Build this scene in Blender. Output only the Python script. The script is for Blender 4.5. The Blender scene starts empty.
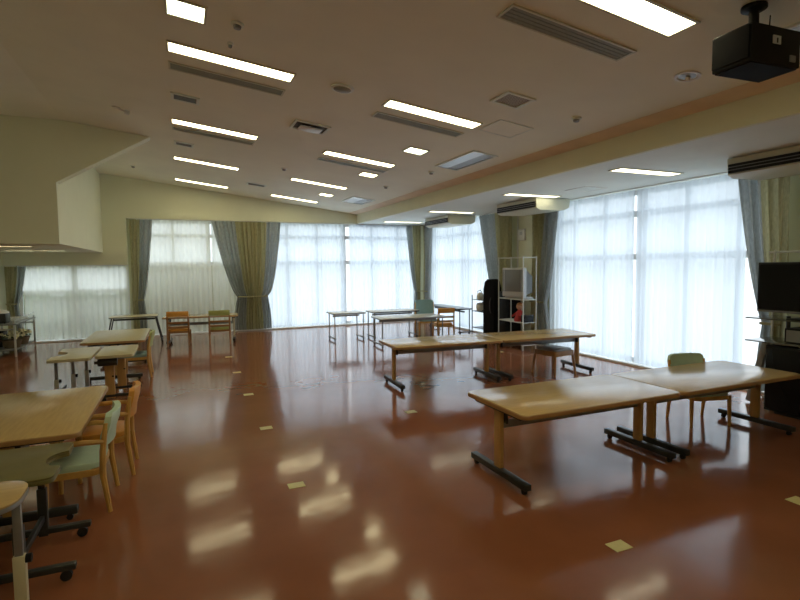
import bpy, bmesh, math, random
from mathutils import Vector, Matrix
random.seed(7)
PI = math.pi
S = bpy.context.scene
COL = S.collection

# ------------------------------------------------------------------ materials
def new_mat(name):
    m = bpy.data.materials.new(name); m.use_nodes = True
    nt = m.node_tree; nt.nodes.clear()
    out = nt.nodes.new('ShaderNodeOutputMaterial')
    return m, nt, out

def pbr(name, col, rough=.5, metal=0., spec=.5, noise=0., scale=8., bump=0., bscale=60., coat=0., stretch=None):
    m, nt, out = new_mat(name)
    b = nt.nodes.new('ShaderNodeBsdfPrincipled')
    b.inputs['Base Color'].default_value = (*col, 1)
    b.inputs['Roughness'].default_value = rough
    b.inputs['Metallic'].default_value = metal
    b.inputs['Specular IOR Level'].default_value = spec
    b.inputs['Coat Weight'].default_value = coat
    b.inputs['Coat Roughness'].default_value = .15
    nt.links.new(b.outputs[0], out.inputs[0])
    if noise or bump:
        tc = nt.nodes.new('ShaderNodeTexCoord')
        mp = nt.nodes.new('ShaderNodeMapping')
        nt.links.new(tc.outputs['Object'], mp.inputs[0])
        if stretch: mp.inputs['Scale'].default_value = stretch
    if noise:
        n = nt.nodes.new('ShaderNodeTexNoise'); n.inputs['Scale'].default_value = scale
        n.inputs['Detail'].default_value = 4
        nt.links.new(mp.outputs[0], n.inputs['Vector'])
        r = nt.nodes.new('ShaderNodeValToRGB')
        r.color_ramp.elements[0].position = .3; r.color_ramp.elements[1].position = .7
        r.color_ramp.elements[0].color = (*[c * (1 - noise) for c in col], 1)
        r.color_ramp.elements[1].color = (*[min(1, c * (1 + noise)) for c in col], 1)
        nt.links.new(n.outputs['Fac'], r.inputs[0]); nt.links.new(r.outputs[0], b.inputs['Base Color'])
    if bump:
        n2 = nt.nodes.new('ShaderNodeTexNoise'); n2.inputs['Scale'].default_value = bscale
        n2.inputs['Detail'].default_value = 3
        nt.links.new(mp.outputs[0], n2.inputs['Vector'])
        bp = nt.nodes.new('ShaderNodeBump'); bp.inputs['Strength'].default_value = bump
        bp.inputs['Distance'].default_value = .02
        nt.links.new(n2.outputs['Fac'], bp.inputs['Height']); nt.links.new(bp.outputs[0], b.inputs['Normal'])
    return m

def emit(name, col, st):
    m, nt, out = new_mat(name)
    e = nt.nodes.new('ShaderNodeEmission'); e.inputs[0].default_value = (*col, 1); e.inputs[1].default_value = st
    nt.links.new(e.outputs[0], out.inputs[0]); return m

def cloth(name, col, transl=.2, stripe=0., transp=0., wav=0.):
    """woven fabric: diffuse + translucent (+ open weave)"""
    m, nt, out = new_mat(name)
    d = nt.nodes.new('ShaderNodeBsdfDiffuse'); t = nt.nodes.new('ShaderNodeBsdfTranslucent')
    mx = nt.nodes.new('ShaderNodeMixShader'); mx.inputs[0].default_value = transl
    nt.links.new(d.outputs[0], mx.inputs[1]); nt.links.new(t.outputs[0], mx.inputs[2])
    for s in (d, t): s.inputs[0].default_value = (*col, 1)
    if stripe:
        tc = nt.nodes.new('ShaderNodeTexCoord'); n = nt.nodes.new('ShaderNodeTexNoise')
        mp = nt.nodes.new('ShaderNodeMapping'); mp.inputs['Scale'].default_value = (1, 1, .35)
        n.inputs['Scale'].default_value = 45; n.inputs['Detail'].default_value = 2
        nt.links.new(tc.outputs['Object'], mp.inputs[0]); nt.links.new(mp.outputs[0], n.inputs['Vector'])
        r = nt.nodes.new('ShaderNodeValToRGB')
        r.color_ramp.elements[0].color = (*[c * (1 - stripe) for c in col], 1)
        r.color_ramp.elements[1].color = (*[min(1, c * (1 + stripe)) for c in col], 1)
        r.color_ramp.elements[0].position = .35; r.color_ramp.elements[1].position = .65
        nt.links.new(n.outputs['Fac'], r.inputs[0])
        for s in (d, t): nt.links.new(r.outputs[0], s.inputs[0])
    last = mx
    if transp:
        tr = nt.nodes.new('ShaderNodeBsdfTransparent')
        m2 = nt.nodes.new('ShaderNodeMixShader'); m2.inputs[0].default_value = transp
        nt.links.new(mx.outputs[0], m2.inputs[1]); nt.links.new(tr.outputs[0], m2.inputs[2]); last = m2
    nt.links.new(last.outputs[0], out.inputs[0]); return m

def glass_mat():
    m, nt, out = new_mat('window_glass')
    tr = nt.nodes.new('ShaderNodeBsdfTransparent'); g = nt.nodes.new('ShaderNodeBsdfGlossy')
    g.inputs['Roughness'].default_value = .02; tr.inputs[0].default_value = (.95, .97, .97, 1)
    mx = nt.nodes.new('ShaderNodeMixShader'); mx.inputs[0].default_value = .05
    nt.links.new(tr.outputs[0], mx.inputs[1]); nt.links.new(g.outputs[0], mx.inputs[2]); nt.links.new(mx.outputs[0], out.inputs[0])
    return m

def floor_mat():
    m, nt, out = new_mat('floor_vinyl')
    b = nt.nodes.new('ShaderNodeBsdfPrincipled')
    tc = nt.nodes.new('ShaderNodeTexCoord')
    n = nt.nodes.new('ShaderNodeTexNoise'); n.inputs['Scale'].default_value = 1.3; n.inputs['Detail'].default_value = 6
    nt.links.new(tc.outputs['Object'], n.inputs['Vector'])
    r = nt.nodes.new('ShaderNodeValToRGB')
    r.color_ramp.elements[0].position = .35; r.color_ramp.elements[1].position = .68
    r.color_ramp.elements[0].color = (.25, .092, .045, 1); r.color_ramp.elements[1].color = (.305, .116, .058, 1)
    nt.links.new(n.outputs['Fac'], r.inputs[0])
    nt.links.new(r.outputs[0], b.inputs['Base Color'])
    n4 = nt.nodes.new('ShaderNodeTexNoise'); n4.inputs['Scale'].default_value = 2.2; n4.inputs['Detail'].default_value = 5
    nt.links.new(tc.outputs['Object'], n4.inputs['Vector'])
    mr = nt.nodes.new('ShaderNodeMapRange')
    mr.inputs['To Min'].default_value = .07; mr.inputs['To Max'].default_value = .15
    nt.links.new(n4.outputs['Fac'], mr.inputs[0]); nt.links.new(mr.outputs[0], b.inputs['Roughness'])
    b.inputs['IOR'].default_value = 1.47
    n2 = nt.nodes.new('ShaderNodeTexNoise'); n2.inputs['Scale'].default_value = 5.5; n2.inputs['Detail'].default_value = 1
    nt.links.new(tc.outputs['Object'], n2.inputs['Vector'])
    bp = nt.nodes.new('ShaderNodeBump'); bp.inputs['Strength'].default_value = .30; bp.inputs['Distance'].default_value = .0035
    nt.links.new(n2.outputs['Fac'], bp.inputs['Height']); nt.links.new(bp.outputs[0], b.inputs['Normal'])
    nt.links.new(b.outputs[0], out.inputs[0]); return m

def grid_mat(name, c1, c2, scale, fill=.25):
    """egg-crate lattice: pale bars, dark cells"""
    m, nt, out = new_mat(name)
    b = nt.nodes.new('ShaderNodeBsdfPrincipled'); b.inputs['Roughness'].default_value = .5
    tc = nt.nodes.new('ShaderNodeTexCoord')
    br = nt.nodes.new('ShaderNodeTexBrick'); br.offset = 0
    br.inputs['Color1'].default_value = (*c2, 1); br.inputs['Color2'].default_value = (*c2, 1); br.inputs['Mortar'].default_value = (*c1, 1)
    br.inputs['Scale'].default_value = scale; br.inputs['Mortar Size'].default_value = .12
    br.inputs['Brick Width'].default_value = .5; br.inputs['Row Height'].default_value = .5
    nt.links.new(tc.outputs['Object'], br.inputs['Vector']); nt.links.new(br.outputs['Color'], b.inputs['Base Color'])
    nt.links.new(b.outputs[0], out.inputs[0]); return m

M = dict(
    wall=pbr('cream_paint', (.80, .82, .63), .75, noise=.02, scale=2),
    ceil=pbr('ceiling_paint', (.90, .90, .77), .8, noise=.03, scale=1.5, bump=.05, bscale=120),
    soffit=pbr('soffit_paint', (.84, .90, .84), .8, noise=.02, scale=2),
    band=pbr('floor_bounce_tint', (.84, .70, .54), .7, noise=.06, scale=3),  # ceiling colour warmed to stand for light bounced off the red floor
    white=pbr('white_enamel', (.80, .80, .76), .4),
    frame=pbr('window_aluminium', (.80, .82, .84), .4, metal=0.),
    trim=pbr('white_trim', (.78, .79, .78), .45),
    floor=floor_mat(),
    glass=glass_mat(),
    sheer=cloth('sheer_voile', (.80, .87, .95), .74, transp=.16),
    sheer_dense=cloth('sheer_voile_dense', (.84, .85, .77), .6, transp=.14),
    grey=cloth('grey_blue_curtain', (.40, .43, .43), .28, stripe=.10),
    olive=cloth('olive_curtain', (.50, .475, .29), .28, stripe=.10),
    wood=pbr('beech_laminate', (.60, .42, .18), .17, noise=.07, scale=5, stretch=(1, 9, 1), spec=.5),
    woodedge=pbr('beech_edge', (.42, .24, .10), .4, noise=.08, scale=9),
    woodleg=pbr('beech_leg', (.55, .33, .12), .38, noise=.1, scale=7, stretch=(6, 6, 1)),
    chairwood=pbr('chair_beech', (.62, .36, .10), .35, noise=.1, scale=9, stretch=(3, 3, 1)),
    brownwood=pbr('brown_stool_wood', (.34, .17, .06), .4, noise=.1, scale=9),
    oliveTop=pbr('olive_laminate', (.165, .145, .045), .4, noise=.08, scale=14),
    creamTop=pbr('cream_laminate', (.60, .54, .33), .3, noise=.05, scale=8),
    paleTop=pbr('pale_laminate', (.74, .72, .64), .22, noise=.03, scale=8),
    mint=pbr('mint_vinyl', (.56, .74, .60), .42, noise=.04, scale=20),
    teal=pbr('teal_vinyl', (.27, .42, .40), .45, noise=.04, scale=20),
    green=pbr('lime_vinyl', (.42, .47, .16), .42, noise=.04, scale=20),
    orange=pbr('orange_vinyl', (.72, .34, .06), .42, noise=.05, scale=20),
    dark=pbr('dark_steel', (.028, .030, .030), .38, noise=.15, scale=10),
    gun=pbr('grey_steel', (.27, .28, .28), .38, metal=.3, noise=.06, scale=14),
    steel=pbr('pale_steel', (.55, .56, .55), .32, metal=.6),
    cream=pbr('cream_steel', (.62, .58, .42), .4),
    rubber=pbr('black_rubber', (.015, .015, .015), .6),
    black=pbr('black_plastic', (.006, .006, .006), .5, spec=.25, noise=.1, scale=20),
    blackmat=pbr('black_grille_cloth', (.010, .010, .012), .85, spec=.15, bump=.3, bscale=300),
    screen=pbr('dark_screen', (.006, .006, .008), .2, spec=.2),
    crtscreen=pbr('grey_tube_screen', (.20, .21, .22), .18),
    silver=pbr('silver_plastic', (.52, .53, .54), .4),
    acbody=pbr('air_unit_cream', (.66, .66, .52), .45),
    slotgrey=pbr('diffuser_grey', (.27, .28, .20), .6, noise=.06, scale=12, stretch=(1, 14, 1)),
    ventdark=pbr('vent_dark', (.11, .10, .08), .7),
    lattice=grid_mat('egg_crate', (.50, .48, .42), (.04, .04, .05), 22),
    lamp=emit('lamp_diffuser', (1.0, .88, .52), 5.6),
    lampsq=emit('square_lamp_diffuser', (.95, .98, .66), 3.0),
    lamplow=emit('soffit_lamp_diffuser', (1.0, .93, .66), 2.4),
    lampline=emit('strip_lamp_diffuser', (1.0, .85, .55), 4.5),
    yellow=pbr('yellow_floor_plate', (.66, .60, .26), .45, noise=.04, scale=30),
    red=pbr('red_cloth', (.42, .03, .03), .7),
    skin=pbr('doll_skin', (.60, .36, .24), .6),
    flower=pbr('cream_petals', (.72, .68, .42), .7, noise=.1, scale=30),
    leaf=pbr('dark_leaves', (.06, .10, .03), .6),
    basket=pbr('woven_basket', (.16, .12, .07), .7, bump=.4, bscale=90),
    extwall=pbr('beige_render', (.62, .58, .45), .85, noise=.06, scale=2),
    hedge=pbr('hedge_leaves', (.17, .22, .10), .7, noise=.3, scale=9),
    ground=pbr('pale_concrete', (.46, .46, .45), .85, noise=.08, scale=1.5),
    rack=pbr('rack_enamel', (.66, .68, .64), .4),
    shelfglass=pbr('smoked_glass', (.10, .10, .07), .08),
    bezel=pbr('tv_silver_trim', (.25, .25, .25), .35, metal=.5),
)

# ------------------------------------------------------------------ mesh helpers
class MB:
    def __init__(s): s.bm = bmesh.new(); s.mi = 0
    def _faces(s, verts):
        vs = set(verts)
        for f in s.bm.faces:
            if f.material_index == 0 and s.mi and all(v in vs for v in f.verts): f.material_index = s.mi
    def box(s, c, d, bev=0., seg=2, rot=None):
        r = bmesh.ops.create_cube(s.bm, size=1.)['verts']
        bmesh.ops.scale(s.bm, vec=d, verts=r)
        if bev:
            es = list({e for v in r for e in v.link_edges})
            o = bmesh.ops.bevel(s.bm, geom=es, offset=bev, segments=seg, profile=.5, affect='EDGES')
            r = list({v for f in o['faces'] for v in f.verts} | {v for v in r if v.is_valid})
        if rot: bmesh.ops.rotate(s.bm, cent=(0, 0, 0), matrix=rot, verts=r)
        bmesh.ops.translate(s.bm, vec=c, verts=r); s._faces(r); return s
    def b(s, x0, x1, y0, y1, z0, z1, bev=0., seg=2):
        return s.box(((x0 + x1) / 2, (y0 + y1) / 2, (z0 + z1) / 2), (abs(x1 - x0), abs(y1 - y0), abs(z1 - z0)), bev, seg)
    def cyl(s, p0, p1, r, r2=None, seg=14):
        p0, p1 = Vector(p0), Vector(p1); d = p1 - p0
        v = bmesh.ops.create_cone(s.bm, cap_ends=True, segments=seg, radius1=r, radius2=r if r2 is None else r2, depth=d.length)['verts']
        q = Vector((0, 0, 1)).rotation_difference(d.normalized()).to_matrix()
        bmesh.ops.rotate(s.bm, cent=(0, 0, 0), matrix=q, verts=v)
        bmesh.ops.translate(s.bm, vec=(p0 + p1) / 2, verts=v); s._faces(v); return s
    def tube(s, pts, r, seg=8, flat=1.):
        """swept tube along pts; r may be a list; flat squashes the section sideways"""
        pts = [Vector(p) for p in pts]; rs = r if isinstance(r, (list, tuple)) else [r] * len(pts)
        rings = []; up = Vector((0, 0, 1))
        for i, p in enumerate(pts):
            t = (pts[min(i + 1, len(pts) - 1)] - pts[max(i - 1, 0)]).normalized()
            a = t.cross(up)
            if a.length < .15: a = t.cross(Vector((0, 1, 0)))
            a.normalize(); b = t.cross(a).normalized()
            rings.append([s.bm.verts.new(p + (a * math.cos(2 * PI * k / seg) * flat + b * math.sin(2 * PI * k / seg)) * rs[i]) for k in range(seg)])
        for q0, q1 in zip(rings, rings[1:]):
            for k in range(seg):
                s.bm.faces.new((q0[k], q0[(k + 1) % seg], q1[(k + 1) % seg], q1[k]))
        s.bm.faces.new(rings[0][::-1]); s.bm.faces.new(rings[-1])
        s._faces([v for q in rings for v in q]); return s
    def prism(s, poly, z0, z1, bev=0.):
        lo = [s.bm.verts.new((x, y, z0)) for x, y in poly]; hi = [s.bm.verts.new((x, y, z1)) for x, y in poly]
        fs = [s.bm.faces.new(lo[::-1]), s.bm.faces.new(hi)]
        n = len(poly)
        for i in range(n): fs.append(s.bm.faces.new((lo[i], lo[(i + 1) % n], hi[(i + 1) % n], hi[i])))
        if bev:
            es = [e for f in fs[:2] for e in f.edges]
            bmesh.ops.bevel(s.bm, geom=es, offset=bev, segments=2, profile=.5, affect='EDGES')
        return s
    def extr(s, prof, axis, a0, a1):
        """profile (list of 2-D points) extruded along axis 'x' or 'y'; points are (other, z)"""
        f = (lambda p, a: (a, p[0], p[1])) if axis == 'x' else (lambda p, a: (p[0], a, p[1]))
        lo = [s.bm.verts.new(f(p, a0)) for p in prof]; hi = [s.bm.verts.new(f(p, a1)) for p in prof]
        s.bm.faces.new(lo[::-1]); s.bm.faces.new(hi); n = len(prof)
        for i in range(n): s.bm.faces.new((lo[i], lo[(i + 1) % n], hi[(i + 1) % n], hi[i]))
        return s
    def lathe(s, prof, c=(0, 0, 0), seg=20):
        c = Vector(c); rings = []
        for r, z in prof:
            rings.append([s.bm.verts.new(c + Vector((max(r, 1e-4) * math.cos(2 * PI * k / seg), max(r, 1e-4) * math.sin(2 * PI * k / seg), z))) for k in range(seg)])
        for q0, q1 in zip(rings, rings[1:]):
            for k in range(seg): s.bm.faces.new((q0[k], q0[(k + 1) % seg], q1[(k + 1) % seg], q1[k]))
        s.bm.faces.new(rings[0][::-1]); s.bm.faces.new(rings[-1]); return s
    def ball(s, c, r, sub=2, sc=(1, 1, 1)):
        v = bmesh.ops.create_icosphere(s.bm, subdivisions=sub, radius=r)['verts']
        bmesh.ops.scale(s.bm, vec=sc, verts=v); bmesh.ops.translate(s.bm, vec=c, verts=v); s._faces(v); return s
    def build(s, name, mats, parent=None, smooth=True):
        bmesh.ops.recalc_face_normals(s.bm, faces=s.bm.faces)
        me = bpy.data.meshes.new(name); s.bm.to_mesh(me); s.bm.free()
        for m in (mats if isinstance(mats, (list, tuple)) else [mats]): me.materials.append(m)
        if smooth:
            me.polygons.foreach_set('use_smooth', [True] * len(me.polygons)); me.set_sharp_from_angle(angle=math.radians(38))
        o = bpy.data.objects.new(name, me); COL.objects.link(o)
        if parent: o.parent = parent
        return o

def thing(name, label, cat, loc=(0, 0, 0), rz=0., group=None):
    o = bpy.data.objects.new(name, None); COL.objects.link(o); o.empty_display_size = .1
    o.location = loc; o.rotation_euler = (0, 0, rz); o['label'] = label; o['category'] = cat
    if group: o['group'] = group
    return o
def tag(o, label, cat, group=None, kind=None):
    o['label'] = label; o['category'] = cat
    if group: o['group'] = group
    if kind: o['kind'] = kind
    return o
def struct(o, label=None, cat=None):
    o['kind'] = 'structure'
    if label: o['label'] = label
    if cat: o['category'] = cat
    return o
def dup(root, loc, rz, label, group=None):
    r = root.copy(); COL.objects.link(r); r.location = loc; r.rotation_euler = (0, 0, rz); r['label'] = label
    if group: r['group'] = group
    for ch in list(root.children):
        c = ch.copy(); COL.objects.link(c); c.parent = r
        for g in list(ch.children):
            d = g.copy(); COL.objects.link(d); d.parent = c
    return r
def rrect(x0, x1, y0, y1, r, n=5):
    out = []
    for cx, cy, a in ((x1 - r, y1 - r, 0), (x0 + r, y1 - r, 90), (x0 + r, y0 + r, 180), (x1 - r, y0 + r, 270)):
        for k in range(n + 1):
            t = math.radians(a + 90 * k / n); out.append((cx + r * math.cos(t), cy + r * math.sin(t)))
    return out

# ------------------------------------------------------------------ room dimensions (metres, camera stands at x=y=0)
XR, XL, YB, YN = 7.2, -3.78, 14.68, -3.0
RX, RZ, SL, CX0 = -1.6, 4.06, .123, 4.9       # ridge x, ridge height, slope, edge of the low ceiling
def cz(x): return RZ if x <= RX else 3.26 + SL * (CX0 - x)
LOW = 3.0

# floor, ceilings
o = MB().b(-3.95, 7.45, YN - .2, 14.95, -.12, 0).build('floor', M['floor'], smooth=False)
struct(o, 'polished red brown vinyl floor reflecting the windows', 'floor')
c = MB()
prof = [(-3.95, RZ), (RX, RZ), (CX0, cz(CX0)), (CX0, cz(CX0) + .2), (RX, RZ + .2), (-3.95, RZ + .2)]
c.extr(prof, 'y', YN - .2, 14.95)
o = c.build('ceiling', M['ceil'], smooth=False); struct(o, 'sloping beige main ceiling rising to the left', 'ceiling')
c = MB(); c.b(CX0, 7.45, YN - .2, 14.95, LOW, 3.5)
o = c.build('ceiling_window_side', M['soffit'], smooth=False); struct(o, 'lower flat white ceiling along the right windows', 'ceiling')
c = MB(); c.b(CX0 - .06, CX0 - .002, YN, YB - .205, LOW, cz(CX0) + .006)
struct(c.build('trim_1', M['wall'], smooth=False), 'cream fascia board along the step in the ceiling', 'trim')
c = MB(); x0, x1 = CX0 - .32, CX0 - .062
c.extr([(x0, cz(x0) - .001), (x1, cz(x1) - .001), (x1, cz(x1) - .012), (x0, cz(x0) - .004)], 'y', YN, YB - .205)  # warm glow from the floor, given as a thin tinted strip
struct(c.build('floor_bounce_strip', M['band'], smooth=False), 'ceiling strip above the fascia, tinted as warm light bounced off the floor', 'trim')

# walls
c = MB()
c.b(-3.95, -1.2, YB - .2, 14.95, 1.85, 4.3)           # lintel over the low window
c.b(-1.2, 7.45, YB - .2, 14.95, LOW, 4.3)             # lintel over the tall windows
c.b(-1.2, -1.0, YB, 14.95, 0, LOW); c.b(1.55, 2.15, YB, 14.95, 0, LOW); c.b(6.85, 7.45, YB, 14.95, 0, LOW)
c.b(-3.95, -3.55, YB, 14.95, 0, 1.85)
struct(c.build('wall_back', M['wall'], smooth=False), 'cream back wall above and between the curtained windows', 'wall')
c = MB()
c.b(XR, 7.45, 14.2, YB, 0, LOW); c.b(XR, 7.45, 8.55, 10.35, 0, LOW); c.b(XR, 7.45, YN, 4.14, 0, LOW)
struct(c.build('wall_right', M['wall'], smooth=False), 'cream piers of the right wall between the windows', 'wall')
struct(MB().b(-3.95, XL, YN, YB, 0, RZ).build('wall_left', M['wall'], smooth=False), 'cream left wall', 'wall')
struct(MB().b(-3.95, 7.45, YN - .2, YN, 0, 4.3).build('wall_front', M['wall'], smooth=False), 'cream wall opposite the back windows', 'wall')

# boxed-in bulkhead at the left rear, with its sloping gusset
c = MB()
c.b(XL + .002, -1.72, 9.5, YB - .205, 2.15, RZ - .002)
v = [(-1.72, RZ - .03), (-1.72, 3.1), (-.38, cz(-.38) - .002), (RX, RZ - .004)]
c.extr([(-1.72, RZ - .004), (-1.72, 3.1), (-.38, cz(-.38) - .002), (RX, RZ - .004)], 'x', 0, 1) if False else None
g = [(-1.72, RZ - .004), (-1.72, 3.1), (-.38, cz(-.38) - .003), (RX, RZ - .004)]
lo = [c.bm.verts.new((x, 9.5, z)) for x, z in g]; hi = [c.bm.verts.new((x, 9.72, z)) for x, z in g]
c.bm.faces.new(lo); c.bm.faces.new(hi[::-1])
for i in range(4): c.bm.faces.new((lo[i], lo[(i + 1) % 4], hi[(i + 1) % 4], hi[i]))
struct(c.build('wall_bulkhead', M['wall'], smooth=False), 'boxed cream bulkhead hanging from the ceiling at the left rear', 'wall')

# thresholds
struct(MB().b(-3.5, 6.8, YB - .13, YB + .10, 0, .03).build('baseboard_back', M['trim'], smooth=False), 'white window threshold along the back wall', 'trim')
struct(MB().b(XR - .17, XR + .09, 4.15, 14.15, 0, .03).build('baseboard_right', M['trim'], smooth=False), 'white window threshold along the right wall', 'trim')

# ------------------------------------------------------------------ windows
def window(name, axis, a0, a1, z1, mull, trans, label):
    f = MB(); w = .035
    fix = YB + .13 if axis == 'x' else XR + .11
    def bar(p0, p1, q0, q1, dep=.06):
        if axis == 'x': f.b(p0, p1, fix - dep / 2, fix + dep / 2, q0, q1)
        else: f.b(fix - dep / 2, fix + dep / 2, p0, p1, q0, q1)
    bar(a0, a1, 0.0, .10); bar(a0, a1, z1 - .08, z1)
    bar(a0, a0 + .07, .1, z1 - .08); bar(a1 - .07, a1, .1, z1 - .08)
    for t in trans: bar(a0, a1, t - .05, t + .05, .07)
    for m_, wd in mull: bar(m_ - wd, m_ + wd, .1, z1 - .08, .08)
    o = f.build(name, M['frame'], smooth=False); struct(o, label, 'window')
    g = MB()
    if axis == 'x': g.b(a0 + .05, a1 - .05, fix - .004, fix + .004, .08, z1 - .06)
    else: g.b(fix - .004, fix + .004, a0 + .05, a1 - .05, .08, z1 - .06)
    g.build('glass', M['glass'], o, smooth=False)
window('window_1', 'x', -3.55, -1.2, 1.85, [(-2.4, .06)], [1.2], 'low wide window behind pale sheers at the far left')
window('window_2', 'x', -1.0, 1.55, LOW, [(-.15, .03), (.72, .05)], [1.86, 2.6], 'tall window behind beige sheers left of the curtained pier')
window('window_3', 'x', 2.15, 6.85, LOW, [(2.83, .035), (3.7, .03), (4.5, .07), (5.4, .03), (6.25, .035)], [1.86, 2.6], 'wide bright window in the middle of the back wall')
window('window_4', 'y', 10.35, 14.2, LOW, [(11.3, .03), (12.2, .06), (13.1, .03)], [1.86, 2.6], 'bright window of the right wall near the far corner')
window('window_5', 'y', 4.14, 8.55, LOW, [(4.8, .035), (5.62, .03), (6.45, .07), (7.3, .03), (8.1, .03)], [1.86, 2.6], 'large bright window of the right wall behind the tables')

# outside
struct(MB().b(-30, 40, -20, 45, -.45, -.3).build('ground_outside', M['ground'], smooth=False), 'pale concrete ground outside', 'ground')
struct(MB().b(-1.15, 2.0, 15.35, 15.5, -.3, 1.88).build('wall_outside', M['extwall'], smooth=False), 'beige garden wall outside the left tall window', 'wall')
h = MB()
for k in range(150):
    x = random.uniform(-4.6, -1.25); y = random.uniform(15.5, 15.9); z = random.uniform(-.2, 1.1)
    h.ball((x, y, z), random.uniform(.12, .2), 1)
h.b(-4.8, -1.2, 15.5, 15.95, -.3, 1.05)
tag(h.build('hedge', M['hedge'], smooth=False), 'clipped hedge outside the low left window', 'hedge', kind='stuff')

# ------------------------------------------------------------------ curtains
def sheer(axis, a0, a1, z1, label, group, mat='sheer', fixd=None):
    n = max(20, int((a1 - a0) / .014)); bm = bmesh.new(); rows = [.045, .5, 1.2, 2.0, z1] if z1 > 2 else [.045, .6, 1.2, z1]
    fix = fixd if fixd else (YB - .06 if axis == 'x' else XR - .1)
    ph = random.uniform(0, 6); prev = None; vs = []
    for i in range(n + 1):
        a = a0 + (a1 - a0) * i / n; colv = []
        for j, z in enumerate(rows):
            k = j / (len(rows) - 1)
            w = .016 * math.sin(2 * PI * a / .13 + ph + .8 * math.sin(a * 3.1)) + .003 * math.sin(2 * PI * a / .055 + 2 * k) + .012 * math.sin(a * 7 + k)
            w *= .75 + .25 * (1 - k)
            p = (a, fix + w, z) if axis == 'x' else (fix + w, a, z)
            colv.append(bm.verts.new(p))
        vs.append(colv)
    for i in range(n):
        for j in range(len(rows) - 1):
            bm.faces.new((vs[i][j], vs[i + 1][j], vs[i + 1][j + 1], vs[i][j + 1]))
    b = MB(); b.bm.free(); b.bm = bm
    return tag(b.build('sheer_curtain', M[mat]), label, 'sheer curtain', group)
GS = 'sheer voile curtains on the windows'
sheer('x', -3.42, -1.22, 1.82, 'low greenish white sheer curtain under the bulkhead', GS, 'sheer_dense')
sheer('x', -.98, .77, LOW - .02, 'beige sheer behind the orange and green chairs', GS, 'sheer_dense')
sheer('x', .80, 1.75, LOW - .02, 'narrow beige sheer beside the double drape on the back wall', GS, 'sheer_dense')
sheer('x', 1.95, 4.50, LOW - .02, 'bright white sheer between the double drape and the bright slit', GS)
sheer('x', 4.64, 6.88, LOW - .02, 'bright white sheer between the bright slit and the far corner', GS)
sheer('y', 12.22, 14.15, LOW - .02, 'white sheer on the right wall next to the far corner', GS)
sheer('y', 10.25, 12.2, LOW - .02, 'white sheer left of the tall black case', GS)
sheer('y', 6.46, 8.62, LOW - .02, 'white sheer right of the television rack pier', GS)
sheer('y', 4.58, 6.42, LOW - .02, 'white sheer left of the flat television', GS)

def drape(axis, fixa, wina, z1, label, tie=.95, split=.5, wt=.45, power=.7, off=None, tie_on=True, zb=.045):
    """pleated curtain hanging from fixa (wall side) to wina (window side), drawn in at the tie"""
    W0 = wina - fixa; n = max(60, int(abs(W0) / .009)); nz = 26; pl = max(4, round(abs(W0) / .125))
    base = off if off else (YB - .168 if axis == 'x' else XR - .195)
    bm = bmesh.new(); vs = []
    zs = [zb + (z1 - zb) * j / nz for j in range(nz + 1)]
    for i in range(n + 1):
        s = i / n; cv = []
        for z in zs:
            if z >= tie: k = wt + (1 - wt) * ((z - tie) / (z1 - tie)) ** power
            else:
                t = (tie - z) / (tie - zb); k = wt * (1 + .22 * math.sin(min(t * 1.3, 1) * PI / 2))
            u = fixa + W0 * s * k
            amp = .060 * (1.08 - .33 * k) * (.8 + .3 * math.sin(17 * s + 2 * fixa))
            w = amp * math.sin(2 * PI * pl * s + .5 * math.sin(z * 1.7)) + .010 * math.sin(2 * PI * pl * 2.3 * s + z)
            cv.append(bm.verts.new((u, base + w, z) if axis == 'x' else (base + w, u, z)))
        vs.append(cv)
    for i in range(n):
        for j in range(nz):
            f = bm.faces.new((vs[i][j], vs[i + 1][j], vs[i + 1][j + 1], vs[i][j + 1]))
            f.material_index = 1 if (i + .5) / n < split else 0
    b = MB(); b.bm.free(); b.bm = bm
    o = tag(b.build('drape_curtain', [M['grey'], M['olive']]), label, 'curtain', 'grey and olive drapes beside the windows')
    if tie_on:
        t = MB(); u0, u1 = sorted((fixa + .004 * (1 if W0 > 0 else -1), fixa + W0 * wt * .98))
        if axis == 'x': t.b(u0, u1, base - .072, base - .066, tie - .015, tie + .02)
        else: t.b(base - .072, base - .066, u0, u1, tie - .015, tie + .02)
        t.build('tieback', M['olive'], o)
    return o
drape('x', -1.13, -.60, LOW - .02, 'dark drape hanging between the low window and the beige sheer', split=.45, wt=.5)
drape('x', 1.846, .80, LOW - .02, 'left half of the double drape on the back wall', split=.42, wt=.42)
drape('x', 1.852, 2.62, LOW - .02, 'right half of the double drape on the back wall', split=.5, wt=.48, power=.5)
drape('x', 6.93, 6.42, LOW - .02, 'drape on the back wall at the far corner', split=.55, wt=.4)
drape('y', 14.44, 13.80, LOW - .02, 'grey blue drape on the right wall at the far corner', split=.2, wt=.6)
drape('y', 9.86, 11.18, LOW - .02, 'wide drape behind the tall black case', split=.5, wt=.5)
drape('y', 9.08, 8.22, LOW - .02, 'drape right of the white wall box on the pier', split=.5, wt=.55)
drape('y', 4.0, 4.66, LOW - .02, 'drape behind the flat television', split=.55, wt=.42)
drape('x', -3.74, -3.32, 1.82, 'short dark drape of the low window at the far left', split=.6, wt=.55)

def rail(axis, a0, a1, z, label):
    f = MB()
    y = YB - .15 if axis == 'x' else XR - .19
    if axis == 'x': f.b(a0, a1, y - .012, y + .012, z - .014, z)
    else: f.b(y - .012, y + .012, a0, a1, z - .014, z)
    tag(f.build('curtain_rail', M['white'], smooth=False), label, 'curtain rail')
rail('x', -1.15, 6.9, LOW - .001, 'white curtain rail above the tall back windows')
rail('y', 3.95, 14.3, LOW - .001, 'white curtain rail above the right windows')
rail('x', -3.75, -1.22, 1.849, 'white curtain rail above the low left window')

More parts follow.
